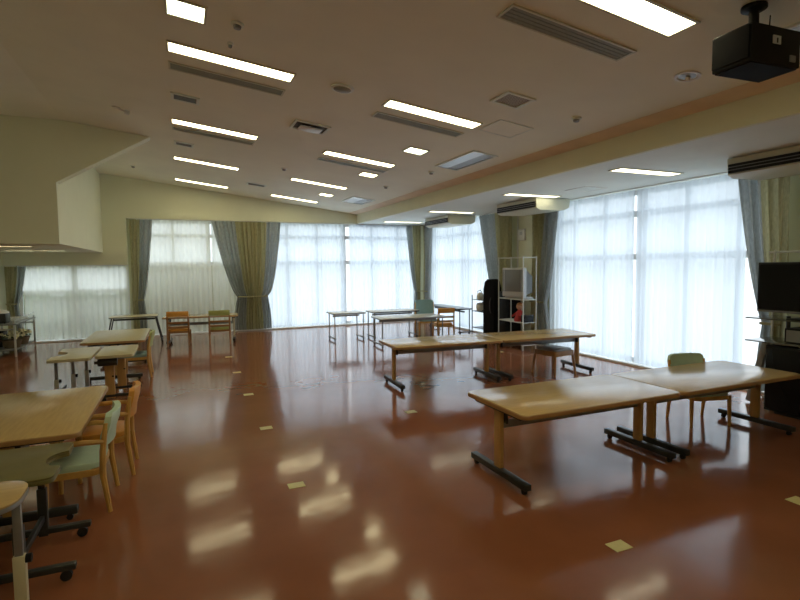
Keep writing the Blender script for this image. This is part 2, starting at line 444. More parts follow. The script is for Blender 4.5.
# ------------------------------------------------------------------ ceiling fittings
TILT = Matrix.Rotation(math.atan(SL), 3, 'Y')
def on_ceiling(o, x, y, low=False, z=None):
    o.location = (x, y, z if z is not None else (LOW if low else cz(x)))
    if not low and z is None and x > RX: o.rotation_euler = (0, math.atan(SL), 0)
def lamp(x, y, lx, ly, label, mat, group, low=False, z=None, name='fluorescent_light'):
    t = thing(name, label, 'ceiling light', group=group); on_ceiling(t, x, y, low, z)
    f = MB(); w = .02
    f.b(-lx / 2 - w, lx / 2 + w, -ly / 2 - w, -ly / 2, -.012, 0); f.b(-lx / 2 - w, lx / 2 + w, ly / 2, ly / 2 + w, -.012, 0)
    f.b(-lx / 2 - w, -lx / 2, -ly / 2, ly / 2, -.012, 0); f.b(lx / 2, lx / 2 + w, -ly / 2, ly / 2, -.012, 0)
    f.build('frame', M['acbody'], t, smooth=False)
    MB().b(-lx / 2, lx / 2, -ly / 2, ly / 2, -.008, -.001).build('diffuser', M[mat], t, smooth=False)
    return t
GL = 'fluorescent panels in the sloping ceiling'
for x, row in ((.56, 'left'), (2.80, 'right')):
    for y, which in ((5.48, 'third'), (8.17, 'second from the front'), (10.85, 'second from the back wall'), (13.42, 'closest to the back wall')):
        if y == 5.48: which = 'beside the grey slot diffuser' if row == 'right' else 'closest to the camera'
        lamp(x, y, 1.18, .21, f'long fluorescent panel, {row} row, {which}', 'lamp', GL)
lamp(2.80, 2.71, 1.22, .22, 'long fluorescent ceiling panel closest to the black ceiling speaker', 'lamp', GL)
for x, y in ((.56, 2.71), (.56, -.05), (2.80, -.05), (.56, -2.0), (2.80, -2.0)):      # the left row's next panel, then unseen panels added to brighten the room
    lamp(x, y, 1.18, .21, 'unseen long ceiling panel lighting the room from above or behind the camera', 'lamp', GL)
for x, y, l in ((.12, 4.65, 'small square ceiling light with lattice at the top of the left row'), (3.29, 7.03, 'small square ceiling light left of the long air grille'), (3.30, 9.15, 'small square ceiling light between two long panels, farther back'), (3.27, 12.05, 'small square ceiling light nearest the back wall')):
    lamp(x, y, .28, .27, l, 'lampsq' if y < 8 else 'lamp', 'small square ceiling lights', name='square_light')
for y, l in ((5.2, 'in front of the near right window'), (7.68, 'just in front of the middle air conditioner'), (10.68, 'just in front of the far air conditioner'), (13.55, 'closest to the far corner')):
    lamp(5.92, y, 1.12, .2, 'recessed panel in the low ceiling ' + l, 'lamplow', 'panels in the low ceiling', low=True)
for y, l in ((12.75, 'strip light under the bulkhead, nearer of the two'), (10.6, 'strip light under the bulkhead, second of the two')):
    pass
lamp(-2.75, 12.85, 1.0, .07, 'thin strip light under the bulkhead nearer the low window', 'lampline', 'strip lights under the bulkhead', z=2.15, name='strip_light')
lamp(-2.75, 10.45, .9, .07, 'thin strip light under the bulkhead nearer the front face', 'lampline', 'strip lights under the bulkhead', z=2.15, name='strip_light')

def slot(x, y, l, label):
    t = thing('slot_diffuser', label, 'air vent', group='grey slot diffusers in the ceiling'); on_ceiling(t, x, y)
    f = MB(); lx, ly, w = l, .17, .018
    f.b(-lx / 2 - w, lx / 2 + w, -ly / 2 - w, -ly / 2, -.012, 0); f.b(-lx / 2 - w, lx / 2 + w, ly / 2, ly / 2 + w, -.012, 0)
    f.b(-lx / 2 - w, -lx / 2, -ly / 2, ly / 2, -.012, 0); f.b(lx / 2, lx / 2 + w, -ly / 2, ly / 2, -.012, 0)
    f.build('frame', M['acbody'], t, smooth=False)
    b = MB()
    for k in range(4): b.box((0, -ly / 2 + ly * (k + .5) / 4, -.006), (lx, ly / 4 - .006, .004), rot=Matrix.Rotation(.15, 3, 'X') if False else None)
    b.b(-lx / 2, lx / 2, -ly / 2, ly / 2, -.003, -.001)
    b.build('blades', M['slotgrey'], t, smooth=False)
slot(.56, 5.98, 1.16, 'grey slot diffuser behind the front panel of the left row')
slot(2.82, 5.93, 1.16, 'grey slot diffuser behind the middle long panel, right row')
slot(2.82, 3.22, 1.16, 'large grey slot diffuser close to the black speaker')
slot(.56, 8.57, 1.16, 'grey slot diffuser farther back in the left row')
slot(2.84, 8.66, 1.2, 'grey slot diffuser farther back in the right row')

def vent(x, y, lx, ly, label, mat, bars=4, low=False):
    t = thing('ceiling_vent', label, 'air vent', group='small vents in the ceiling'); on_ceiling(t, x, y, low)
    w = .035
    f = MB()
    f.b(-lx / 2 - w, lx / 2 + w, -ly / 2 - w, -ly / 2, -.015, 0); f.b(-lx / 2 - w, lx / 2 + w, ly / 2, ly / 2 + w, -.015, 0)
    f.b(-lx / 2 - w, -lx / 2, -ly / 2, ly / 2, -.015, 0); f.b(lx / 2, lx / 2 + w, -ly / 2, ly / 2, -.015, 0)
    f.build('frame', M['soffit'], t, smooth=False)
    MB().b(-lx / 2, lx / 2, -ly / 2, ly / 2, -.004, -.001).build('backing', M[mat], t, smooth=False)
    if bars:
        for k in range(bars):
            yy = -ly / 2 + ly * (k + .5) / bars
            MB().b(-lx / 2, lx / 2, yy - .006, yy + .006, -.014, -.004).build('slat', M['gun'], t, smooth=False)
vent(.135, 7.0, .26, .2, 'small slatted vent behind the left slot diffuser', 'ventdark', 5)
vent(.135, 9.55, .24, .2, 'small slatted vent between the left long panels', 'ventdark', 4)
vent(3.25, 4.55, .28, .26, 'square egg crate vent in the ceiling', 'lattice', 0)
vent(1.69, 12.3, .36, .22, 'dark vent near the back wall', 'ventdark', 3)
# square supply diffuser, dark slot at the back and white plate
t = thing('supply_diffuser', 'square supply diffuser with a white plate and dark gap', 'air vent'); on_ceiling(t, 1.70, 7.02)
f = MB(); f.b(-.24, .24, .17, .2, -.02, 0); f.b(-.24, .24, -.2, -.17, -.02, 0); f.b(-.24, -.21, -.17, .17, -.02, 0); f.b(.21, .24, -.17, .17, -.02, 0)
f.build('frame', M['soffit'], t, smooth=False)
MB().b(-.21, .21, -.17, .17, -.003, -.001).build('backing', M['ventdark'], t, smooth=False)
MB().b(-.15, .15, -.10, .12, -.045, -.03, .004).build('plate', M['white'], t)
MB().cyl((0, 0, -.03), (0, 0, -.001), .02).build('stem', M['white'], t)
# long return grilles along the fascia
def grille(x, y, lx, ly, label):
    t = thing('return_grille', label, 'air vent', group='return grilles beside the fascia'); on_ceiling(t, x, y)
    f = MB(); w = .03
    f.b(-lx / 2 - w, lx / 2 + w, -ly / 2 - w, -ly / 2, -.015, 0); f.b(-lx / 2 - w, lx / 2 + w, ly / 2, ly / 2 + w, -.015, 0)
    f.b(-lx / 2 - w, -lx / 2, -ly / 2, ly / 2, -.015, 0); f.b(lx / 2, lx / 2 + w, -ly / 2, ly / 2, -.015, 0)
    f.build('frame', M['soffit'], t, smooth=False)
    MB().b(-lx / 2, 0, -ly / 2, ly / 2, -.012, -.001).build('panel', M['steel'], t, smooth=False)
    MB().b(.003, lx / 2, -ly / 2, ly / 2, -.006, -.001).build('grille_face', M['gun'], t, smooth=False)
grille(4.11, 7.0, .36, 1.15, 'grey return grille in the middle of the ceiling near the fascia')
grille(4.08, 12.1, .5, .9, 'bright return grille near the far end of the fascia')
grille(4.14, 1.75, .36, 1.3, 'grey return grille behind the black speaker')

def disc(x, y, r, label, kind, name):
    t = thing(name, label, kind); on_ceiling(t, x, y); return t
t = disc(1.67, 5.41, .11, 'round flat ceiling speaker cover beside the left long panel', 'ceiling speaker', 'ceiling_speaker_cover')
MB().lathe([(.125, 0), (.125, -.012), (.10, -.018)]).build('rim', M['soffit'], t); MB().lathe([(.098, -.017), (.06, -.028), (0, -.03)]).build('grille_face', M['slotgrey'], t)
t = disc(4.09, 3.19, .1, 'round recessed downlight left of the black speaker', 'downlight', 'downlight')
MB().lathe([(.105, 0), (.105, -.01), (.085, -.012), (.075, -.004)]).build('ring', M['white'], t)
MB().lathe([(.078, -.002), (.06, -.006), (0, -.008)]).build('reflector', M['gun'], t); MB().ball((.01, 0, -.016), .022, 2).build('bulb', M['white'], t)
for x, y, l in ((4.09, 4.54, 'smoke detector near the fascia, closest to the speaker'), (4.06, 8.05, 'smoke detector near the fascia behind the long grille'), (.52, 4.63, 'smoke detector beside the square light at the top'),
                (1.9, 10.0, 'smoke detector between the two rows of far panels'), (3.95, 9.9, 'smoke detector left of the far return grille'), (-.85, 12.6, 'smoke detector near the back wall left of the rows'), (.5, 5.05, 'tiny sensor above the left front panel')):
    t = thing('smoke_detector', l, 'smoke detector', group='smoke detectors on the ceiling'); on_ceiling(t, x, y)
    s = .5 if 'tiny' in l else 1
    MB().lathe([(.055 * s, 0), (.055 * s, -.014), (.042 * s, -.02)]).build('base', M['soffit'], t); MB().lathe([(.034 * s, -.019), (.03 * s, -.042), (.012 * s, -.047)]).build('sensor_head', M['gun'], t)
t = thing('ceiling_spotlight', 'small white twin spot on the ceiling near the bulkhead', 'spotlight'); on_ceiling(t, -.72, 8.1)
MB().lathe([(.05, 0), (.05, -.012), (.03, -.018)]).build('base', M['white'], t)
MB().cyl((.1, 0, -.035), (.16, .01, -.045), .03).cyl((.02, 0, -.012), (.11, 0, -.035), .01).build('head', M['white'], t)
for x, y, lx, ly, l in ((3.72, 5.35, .45, .45, 'faint square access hatch in the ceiling behind the egg crate vent'), (-2.25, 6.9, .5, .5, 'access hatch at the far left of the ceiling')):
    t = thing('access_hatch', l, 'access hatch'); on_ceiling(t, x, y)
    MB().b(-lx / 2, lx / 2, -ly / 2, ly / 2, -.006, -.001).build('panel', M['ceil'], t, smooth=False)
    f = MB()
    for s in (-1, 1): f.b(-lx / 2 - .01, lx / 2 + .01, s * (ly / 2 + .008) - .006, s * (ly / 2 + .008) + .006, -.009, 0); f.b(s * (lx / 2 + .008) - .006, s * (lx / 2 + .008) + .006, -ly / 2, ly / 2, -.009, 0)
    f.build('frame', M['soffit'], t, smooth=False)
t = thing('access_hatch', 'access hatch in the low ceiling above the middle window', 'access hatch'); on_ceiling(t, 6.3, 6.75, True)
MB().b(-.22, .22, -.22, .22, -.006, -.001).build('panel', M['soffit'], t, smooth=False)
f = MB()
for s in (-1, 1): f.b(-.24, .24, s * .23 - .006, s * .23 + .006, -.009, 0); f.b(s * .23 - .006, s * .23 + .006, -.22, .22, -.009, 0)
f.build('frame', M['white'], t, smooth=False)

# black loudspeaker hanging from the ceiling
t = thing('hanging_speaker', 'black cube loudspeaker hanging from the ceiling', 'loudspeaker', (3.53, 2.26, 3.0), math.radians(-3))
MB().b(-.225, .225, -.135, .135, 0, .235, .010).build('cabinet', M['black'], t)
MB().b(-.21, .21, -.122, .122, -.006, .001).build('base_panel', M['blackmat'], t, smooth=False)
MB().b(-.238, -.225, -.125, .125, .02, .22, .004).build('grille', M['blackmat'], t)
g = MB().b(-.04, .03, -.141, -.134, .125, .175).build('badge', M['silver'], t, smooth=False)
MB().b(-.01, .002, -.143, -.140, .13, .16).build('badge_mark', M['black'], g, smooth=False)
MB().b(.12, .17, -.143, -.133, .03, .07).build('socket_plate', M['gun'], t, smooth=False)
f = MB().cyl((0, .02, .233), (0, .02, .41), .03).lathe([(.075, .428), (.075, .405), (.04, .385)], (0, .02, 0)); f.b(-.06, .06, -.03, .07, .233, .27)
f.build('bracket', M['black'], t)
MB().tube([(.16, .03, .23), (.165, .03, .32), (.17, .03, .40)], .004, 6).build('cord', M['black'], t)

# ------------------------------------------------------------------ air conditioners under the low ceiling
def aircon(yc, label):
    t = thing('air_conditioner', label, 'air conditioner', (6.12, yc, LOW), 0, 'ceiling hung air conditioners')
    L = 1.28; p = [(0, -.012), (.02, -.20), (.10, -.235), (.66, -.225), (.78, -.17), (.80, -.012)]
    MB().extr(p, 'y', -L / 2, L / 2).build('body', M['acbody'], t)
    f = MB()
    f.b(-.012, .006, -L / 2 + .02, L / 2 - .02, -.185, -.08)
    f.build('outlet', M['black'], t, smooth=False)
    for z in (-.115, -.15): MB().b(-.02, -.008, -L / 2 + .03, L / 2 - .03, z - .004, z + .004).build('louvre', M['gun'], t, smooth=False)
    MB().b(.2, .5, -L / 2 + .1, L / 2 - .1, -.012, 0).build('mount', M['steel'], t, smooth=False)
aircon(3.57, 'ceiling air conditioner above the flat television')
aircon(8.47, 'ceiling air conditioner above the old television rack')
aircon(11.88, 'ceiling air conditioner nearest the far corner')

# ------------------------------------------------------------------ tables
def care_table(loc, rz, label, L=1.63, W=.84, H=.635, top='wood', edge='woodedge', leg='woodleg', foot='dark', group='long beech tables', inset=.1, footlen=.78, lx=None, sz=.45, legs=None, corner=.06):
    t = thing('care_table', label, 'table', loc, rz, group)
    MB().prism(rrect(-L / 2, L / 2, -W / 2, W / 2, corner), H - .026, H, .005).build('tabletop', M[top], t)
    MB().prism(rrect(-L / 2 - .004, L / 2 + .004, -W / 2 - .004, W / 2 + .004, corner), H - .036, H - .006, .004).build('edge_band', M[edge], t)
    for k, s in enumerate((-1, 1)):
        x = lx[k] if lx else s * (L / 2 - inset); lm = legs[k] if legs else leg
        lg = MB().b(x - .021, x + .021, -.042, .042, .095, H - .036, .006).build('leg', M[lm], t)
        MB().b(x - .031, x + .031, -footlen / 2, footlen / 2, .042, .094, .008).build('foot_bar', M[foot], lg)
        for q in (-1, 1):
            y = q * (footlen / 2 - .05)
            cst = MB(); cst.cyl((x - .014, y, .021), (x + .014, y, .021), .021); cst.cyl((x, y, .022), (x, y, .045), .010)
            cst.build('caster', M['rubber'], lg)
        MB().b(x - .03, x + .03, -W / 2 + .10, W / 2 - .10, H - .066, H - .037, .004).build('bracket', M['dark'], t)
        b2 = MB().b(x - s * .024 - .02 * s, x - s * .026, -.07, .07, H - .17, H - .066, .004).build('clamp', M['dark'], t)
    xa, xb = lx if lx else (-L / 2 + inset, L / 2 - inset)
    MB().b(xa + .023, xb - .023, -.016, .016, sz - .034, sz + .03, .004).build('stretcher', M['gun'], t)
    return t
care_table((3.113, 3.46, 0), 0, 'beech table with rounded corner, the front one on the right', L=1.655, lx=(-.765, .785))
care_table((4.797, 3.46, 0), 0, 'beech table with the mint chair behind it, by the flat television', L=1.685, lx=(-.73, .80))
care_table((3.535, 6.75, 0), math.radians(-3.5), 'second row beech table on the left, its end over bare floor', L=1.68, lx=(-.735, .785), sz=.50)
care_table((5.22, 6.647, 0), math.radians(-3.5), 'second row beech table with a brown stool under it', L=1.68, lx=(-.70, .79), sz=.50)
care_table((-1.11, 4.80, 0), PI / 2, 'large beech table at the left with the mint armchair', L=1.56, W=.87)
care_table((-.99, 9.75, 0), PI / 2, 'beech table beyond the cut-out tables on the left', L=1.7, W=.88, top='creamTop')
care_table((.43, 12.85, 0), math.radians(-6), 'beech table at the back with orange and green chairs', W=.7, H=.64, footlen=.66, leg='cream')

def cutout_table(loc, rz, poly, label, H, top, leg, legs, footy, edge='gun', footx=(-.3, .3), name='cutout_table', knob=True, band=None, wide=False):
    """height adjustable table with a scalloped top: legs = list of (x, y); a foot bar along x through each"""
    t = thing(name, label, 'table', loc, rz, 'small adjustable tables at the left')
    MB().prism(poly, H - .012, H, .003).build('tabletop', M[top], t)
    MB().prism(poly, H - .036, H - .0125, .004).build('edge_band', M[band or top], t)
    for x, y in legs:
        ww = .055 if wide else .026
        lg = MB().b(x - ww, x + ww, y - .02, y + .02, .05, H - .17 if wide else .36, .004).build('leg', M[leg], t)
        MB().b(x - ww * .7, x + ww * .7, y - .013, y + .013, H - .169 if wide else .361, H - .037, .003).build('inner_post', M[edge], lg)
        MB().b(footx[0], footx[1], y - .022, y + .022, .062, .098, .006).build('foot_bar', M['dark'], lg)
        for q in footx:
            xx = q + (.05 if q < 0 else -.05)
            MB().cyl((xx, y - .013, .031), (xx, y + .013, .031), .030).cyl((xx, y, .03), (xx, y, .064), .010).build('caster', M['rubber'], lg)
        if knob: MB().cyl((x + .026, y, .34), (x + .05, y, .34), .022).build('knob', M['black'], lg)
    if wide: MB().cyl((-.2, -.34, H - .10), (.02, -.34, H - .10), .05, seg=16).cyl((-.24, -.34, H - .10), (-.2, -.34, H - .10), .02).build('adjuster', M['dark'], t)
    if len(legs) > 1:
        ys = sorted(p[1] for p in legs); MB().b(legs[0][0] - .012, legs[0][0] + .012, ys[0] + .02, ys[-1] - .02, .15, .19, .003).build('stretcher', M['dark'], t)
    return t
def scallop(x0, x1, y0, y1, side, r=.17, n=10):
    """rounded rectangle with one round bite in the side"""
    p = rrect(x0, x1, y0, y1, .05, 4); ym = (y0 + y1) / 2
    bite = []
    for k in range(n + 1):
        a = -PI / 2 + PI * k / n
        bite.append((x1 - r * .75 * math.cos(a), ym + r * math.sin(a)))
    if side == 'right':
        q = [v for v in p]
        # rrect starts at the upper right corner and runs counter-clockwise; close with the bite going up the right edge
        return q + bite
    return [(-(x) + (x0 + x1), y) for x, y in reversed(p + bite)]
cutout_table((-1.10, 3.58, 0), 0, scallop(-.42, .42, -.32, .32, 'right', .13), 'olive topped cut-out table in front of the large left table', .615, 'oliveTop', 'dark', [(.24, -.28), (.24, .24)], None, edge='dark', footx=(-.35, .5), knob=False)
cutout_table((-1.13, 2.98, 0), 0, rrect(-.40, .385, -.18, .20, .13, 6), 'small round-cornered table on a cream post in the lower left corner', .66, 'wood', 'cream', [(.36, -.03)], None, edge='gun', footx=(-.4, .3), band='gun')
cutout_table((-.81, 7.83, 0), 0, rrect(-.22, .22, -.46, .46, .05, 4), 'pale small table with wooden posts beside the scalloped one', .65, 'creamTop', 'woodleg', [(-.09, -.2), (.0, .3)], None, edge='gun', footx=(-.22, .25), wide=True)
cutout_table((-1.29, 7.85, 0), 0, scallop(-.25, .22, -.52, .50, 'left', .2), 'scalloped pale olive table beside the pale small table', .645, 'creamTop', 'steel', [(-.19, -.28), (-.06, .02), (.06, .26)], None, edge='gun', footx=(-.22, .18))

def folding_table(loc, rz, label, L, W, H, top, leg, name='folding_table', splay=.0, group='light tables at the back', wheels=True, edge=None):
    t = thing(name, label, 'table', loc, rz, group)
    MB().prism(rrect(-L / 2, L / 2, -W / 2, W / 2, .03, 3), H - .024, H - .003, .004).build('tabletop', M[top], t)
    MB().prism(rrect(-L / 2 - .004, L / 2 + .004, -W / 2 - .004, W / 2 + .004, .03, 3), H - .034, H - .01, .003).build('edge_band', M[edge or 'gun'], t)
    for s in (-1, 1):
        x = s * (L / 2 - .05)
        for q in (-1, 1):
            MB().tube([(x, q * (W / 2 - .07), H - .035), (x + s * splay, q * (W / 2 - .07), .06)], .014, 8).build('leg', M[leg], t)
        ft = MB().b(x + s * splay - .02, x + s * splay + .02, -W / 2 + .03, W / 2 - .03, .045, .075, .006).build('foot_bar', M['gun' if leg != 'dark' else 'dark'], t)
        for q in (-1, 1):
            xx = x + s * splay
            MB().cyl((xx - .012, q * (W / 2 - .08), .024), (xx + .012, q * (W / 2 - .08), .024), .023).cyl((xx, q * (W / 2 - .08), .024), (xx, q * (W / 2 - .08), .05), .008).build('caster', M['rubber'], ft)
    MB().b(-L / 2 + .07, L / 2 - .07, -.015, .015, H - .11, H - .07).build('stretcher', M[leg], t)
    return t
folding_table((3.62, 11.75, 0), 0, 'narrow white topped table on casters before the bright slit', .80, .62, .66, 'paleTop', 'steel')
folding_table((4.62, 10.35, 0), math.radians(-3), 'white topped table nearest the second row tables', 1.5, .75, .635, 'paleTop', 'gun')
folding_table((4.76, 11.6, 0), 0, 'white topped table with a thick dark edge', 1.2, .6, .665, 'paleTop', 'gun', edge='dark')
folding_table((-1.02, 13.45, 0), 0, 'table with slanted black legs under the dark back drape', 1.0, .6, .65, 'creamTop', 'dark', splay=.12)
folding_table((6.55, 12.0, 0), PI / 2, 'narrow dark framed desk along the far right window', 1.75, .42, .66, 'gun', 'dark', edge='dark')

# ------------------------------------------------------------------ chairs (front is +y in their own space)
def chair(loc, rz, label, wood, seatm, backm, arms=True, style='pad', H=.73, sh=.38, w=.50, group='wooden chairs with coloured pads'):
    t = thing('armchair' if arms else 'dining_chair', label, 'chair', loc, rz, group)
    hw = w / 2 - .03; AR = sh + .15
    # seat pad and frame
    MB().prism(rrect(-hw + .01, hw - .01, -.19, .19, .07, 5), sh - .045, sh, .014).build('seat', M[seatm], t)
    MB().prism(rrect(-hw, hw, -.195, .185, .06, 5), sh - .09, sh - .046, .006).build('seat_frame', M[wood], t)
    for s in (-1, 1):
        top = AR - .02 if arms else sh - .06
        MB().tube([(s * (hw + .008), .155, 0), (s * (hw + .004), .145, sh - .05), (s * (hw + .004), .135, top)], [.016, .022, .019], 8).build('leg', M[wood], t)
        MB().tube([(s * hw, -.235, 0), (s * hw, -.20, sh - .1), (s * hw, -.205, sh + .08), (s * (hw - .005), -.232, H - .06)], [.016, .022, .021, .015], 8).build('leg', M[wood], t)
        if arms:
            MB().tube([(s * (hw + .005), -.215, AR), (s * (hw + .018), -.10, AR + .012), (s * (hw + .018), .04, AR + .01), (s * (hw + .012), .14, AR - .002), (s * (hw + .008), .18, AR - .022)], [.017, .020, .021, .020, .014], 8).build('armrest', M[wood], t)
    if style == 'pad':      # curved upholstered back
        b = MB(); n = 10; rows = [(sh + .11, -.203, .90), (sh + .19, -.212, .97), (H - .08, -.236, 1.), (H - .02, -.246, .93), (H, -.248, .78)]
        fr = []; bk = []
        for z, y, k in rows:
            r1 = []; r2 = []
            for i in range(n + 1):
                u = -1 + 2 * i / n; x = u * (hw + .0) * k; cv = .035 * (1 - u * u)
                r1.append(b.bm.verts.new((x, y + .018 - cv, z))); r2.append(b.bm.verts.new((x, y - .024 - cv, z)))
            fr.append(r1); bk.append(r2)
        R_ = len(rows)
        for j in range(R_ - 1):
            for i in range(n):
                b.bm.faces.new((fr[j][i], fr[j][i + 1], fr[j + 1][i + 1], fr[j + 1][i]))
                b.bm.faces.new((bk[j][i + 1], bk[j][i], bk[j + 1][i], bk[j + 1][i + 1]))
            b.bm.faces.new((bk[j][0], fr[j][0], fr[j + 1][0], bk[j + 1][0])); b.bm.faces.new((fr[j][n], bk[j][n], bk[j + 1][n], fr[j + 1][n]))
        for i in range(n):
            b.bm.faces.new((fr[-1][i], fr[-1][i + 1], bk[-1][i + 1], bk[-1][i])); b.bm.faces.new((fr[0][i + 1], fr[0][i], bk[0][i], bk[0][i + 1]))
        b.build('backrest', M[backm], t)
    else:                   # ladder back with padded top rail
        MB().box((0, -.236, H - .055), (2 * hw + .02, .04, .12), .014).build('backrest', M[backm], t)
        for z in (sh + .05, sh + .15): MB().box((0, -.205 - (z - sh) * .06, z), (2 * hw - .03, .02, .045), .005).build('slat', M[wood], t)
    return t
chair((-.76, 4.37, 0), PI / 2, 'mint armchair pushed against the large table at the left', 'chairwood', 'mint', 'mint', w=.54, H=.71, sh=.37)
chair((-.66, 5.0, 0), PI / 2, 'orange armchair at the large left table, behind the mint one', 'chairwood', 'orange', 'orange', H=.735, w=.46)
chair((-.72, 9.3, 0), PI / 2, 'green backed chair beside the cream table beyond the cut-out tables', 'chairwood', 'teal', 'green', arms=False, w=.5, H=.73)
chair((-.07, 12.62, 0), math.radians(-5), 'orange ladder-back chair at the back table', 'brownwood', 'orange', 'orange', arms=False, style='ladder', H=.78)
chair((.80, 12.48, 0), math.radians(-5), 'green ladder-back chair at the back table', 'brownwood', 'green', 'green', arms=False, style='ladder', H=.78)
chair((5.18, 3.78, 0), PI - math.radians(14), 'mint chair behind the right table, in front of the sheer', 'chairwood', 'mint', 'mint', arms=False, H=.72)
chair((5.78, 11.75, 0), PI - math.radians(8), 'teal backed chair in the far corner behind the orange one', 'chairwood', 'teal', 'teal', arms=False, w=.56, H=.86)
chair((5.76, 10.85, 0), math.radians(-8), 'orange ladder-back chair by the narrow dark desk at the far right window', 'chairwood', 'orange', 'orange', arms=False, style='ladder', w=.46, H=.74)

# brown stool under the second row table
t = thing('stool', 'brown wooden stool with a dark seat under the second row table', 'stool', (5.47, 6.52, 0), math.radians(8))
MB().prism(rrect(-.20, .20, -.20, .20, .05), .385, .415, .01).build('seat', M['gun'], t)
MB().prism(rrect(-.225, .225, -.225, .225, .04), .31, .384, .008).build('seat_frame', M['brownwood'], t)
for sx in (-1, 1):
    for sy in (-1, 1): MB().tube([(sx * .235, sy * .235, 0), (sx * .2, sy * .2, .315)], [.016, .024], 8).build('leg', M['brownwood'], t)

# ------------------------------------------------------------------ floor plates
def plate(x, y, label):
    o = MB().b(-.065, .065, -.05, .05, 0, .003).build('floor_plate', M['yellow'], smooth=False); o.location = (x, y, .0005)
    tag(o, label, 'floor plate', 'yellow plates in the floor')
for (x, y), l in zip([(.795, 4.01), (.80, 5.61), (.805, 7.22), (.81, 8.84), (.815, 10.46)], ('front one', 'second from the front', 'middle one', 'second from the back', 'back one')):
    plate(x, y, f'small yellow plate in the floor, {l} of the line of five')
plate(2.44, 2.29, 'yellow plate alone on the floor in front of the nearest right table')
plate(4.10, 2.21, 'yellow plate at the right edge of the floor')
plate(2.48, 5.50, 'yellow plate on the floor between the two rows of right tables')
plate(5.84, 8.58, 'yellow plate on the floor behind the second row tables')

# ------------------------------------------------------------------ flat television on its stand, right edge
t = thing('tv_stand', 'black television stand with smoked shelves at the right edge', 'tv stand', (6.2, 3.25, 0))
MB().b(.02, .62, -.55, .50, .03, .79, .008).build('cabinet', M['black'], t)
MB().b(0.0, .018, -.53, .48, .06, .76, .004).build('door', M['screen'], t)
MB().b(.05, .60, -.52, .40, 0, .03).build('base', M['dark'], t, smooth=False)
for z in (.815, 1.085): MB().b(-.02, .5, -.6, .72, z, z + .014, .003).build('shelf', M['shelfglass'], t)
MB().tube([(.3, .84, .02), (.3, .66, .80)], .05, 8, .7).build('side_leg', M['gun'], t)
for y in (.40, -.5): MB().cyl((.25, y, .76), (.25, y, 1.12), .022).build('post', M['dark'], t)
t2 = thing('flat_television', 'black flat television on the stand at the right edge', 'television', (6.24, 3.28, 1.099))
MB().b(0, .09, -.58, .60, .07, .645, .01).build('case', M['black'], t2)
MB().b(-.004, .001, -.555, .575, .11, .62).build('screen', M['screen'], t2, smooth=False)
MB().b(-.008, .002, -.57, .59, .075, .095).build('trim', M['bezel'], t2)
MB().b(-.05, .2, -.25, .25, 0, .018, .006).cyl((.06, 0, .01), (.06, 0, .09), .035).build('base', M['black'], t2)
o = thing('video_player', 'flat black video player on the lower smoked shelf', 'video player', (6.45, 3.25, .829))
MB().b(-.17, .17, -.36, .34, .008, .17, .006).build('case', M['black'], o); MB().b(-.174, -.169, -.34, .32, .02, .15).build('front_panel', M['gun'], o, smooth=False)
f = MB()
for x, y in ((-.15, -.3), (.15, -.3), (-.15, .05), (.15, .05)): f.cyl((x, y, 0), (x, y, .01), .015)
f.build('foot', M['rubber'], o)
t = thing('garment_rail', 'white tube rail standing behind the flat television', 'rail', (6.885, 3.2, 0))
for y in (-.7, .0, .88):
    MB().cyl((0, y, .03), (0, y, 1.90), .013).build('post', M['rack'], t)
MB().tube([(0, -.75, 1.87), (0, .95, 1.87)], .014, 8).build('top_rail', M['rack'], t)
MB().b(-.04, .04, -.75, .95, 0, .03).build('base', M['rack'], t, smooth=False)

# ------------------------------------------------------------------ old television on a white wire rack at the pier
t = thing('wire_rack', 'white wire rack holding the old television at the pier', 'rack', (6.50, 8.93, 0))
for x in (-.16, .16):
    for y in (-.43, .43): MB().cyl((x, y, 0), (x, y, 1.91), .012, seg=8).build('post', M['rack'], t)
for z in (.10, .56, 1.03, 1.89):
    f = MB()
    for x in (-.16, .16): f.tube([(x, -.43, z), (x, .43, z)], .010, 6)
    for y in (-.43, .43): f.tube([(-.16, y, z), (.16, y, z)], .010, 6)
    if z < 1.5:
        f.b(-.15, .15, -.42, .42, z - .004, z + .006)
    f.build('shelf' if z < 1.5 else 'top_frame', M['rack'], t)
t = thing('tube_television', 'silver tube television on the white wire rack', 'television', (6.52, 8.87, 1.041), math.radians(10))
MB().b(-.20, -.10, -.30, .30, .04, .64, .015).build('front_case', M['silver'], t)
f = MB(); a = [(-.27, .08), (.27, .08), (.27, .6), (-.27, .6)]; b_ = [(-.2, .12), (.2, .12), (.2, .46), (-.2, .46)]
lo = [f.bm.verts.new((-.10, y, z)) for y, z in a]; hi = [f.bm.verts.new((.17, y, z)) for y, z in b_]
f.bm.faces.new(lo); f.bm.faces.new(hi[::-1])
for i in range(4): f.bm.faces.new((lo[i], lo[(i + 1) % 4], hi[(i + 1) % 4], hi[i]))
f.build('rear_case', M['gun'], t)
MB().b(-.206, -.199, -.23, .23, .15, .60, .002).build('screen', M['crtscreen'], t)
for s in (-1, 1): MB().b(-.206, -.199, s * .266 - .02, s * .266 + .02, .15, .60).build('speaker_grille', M['gun'], t, smooth=False)
MB().b(-.15, .12, -.27, .27, 0, .04, .01).build('base', M['silver'], t)
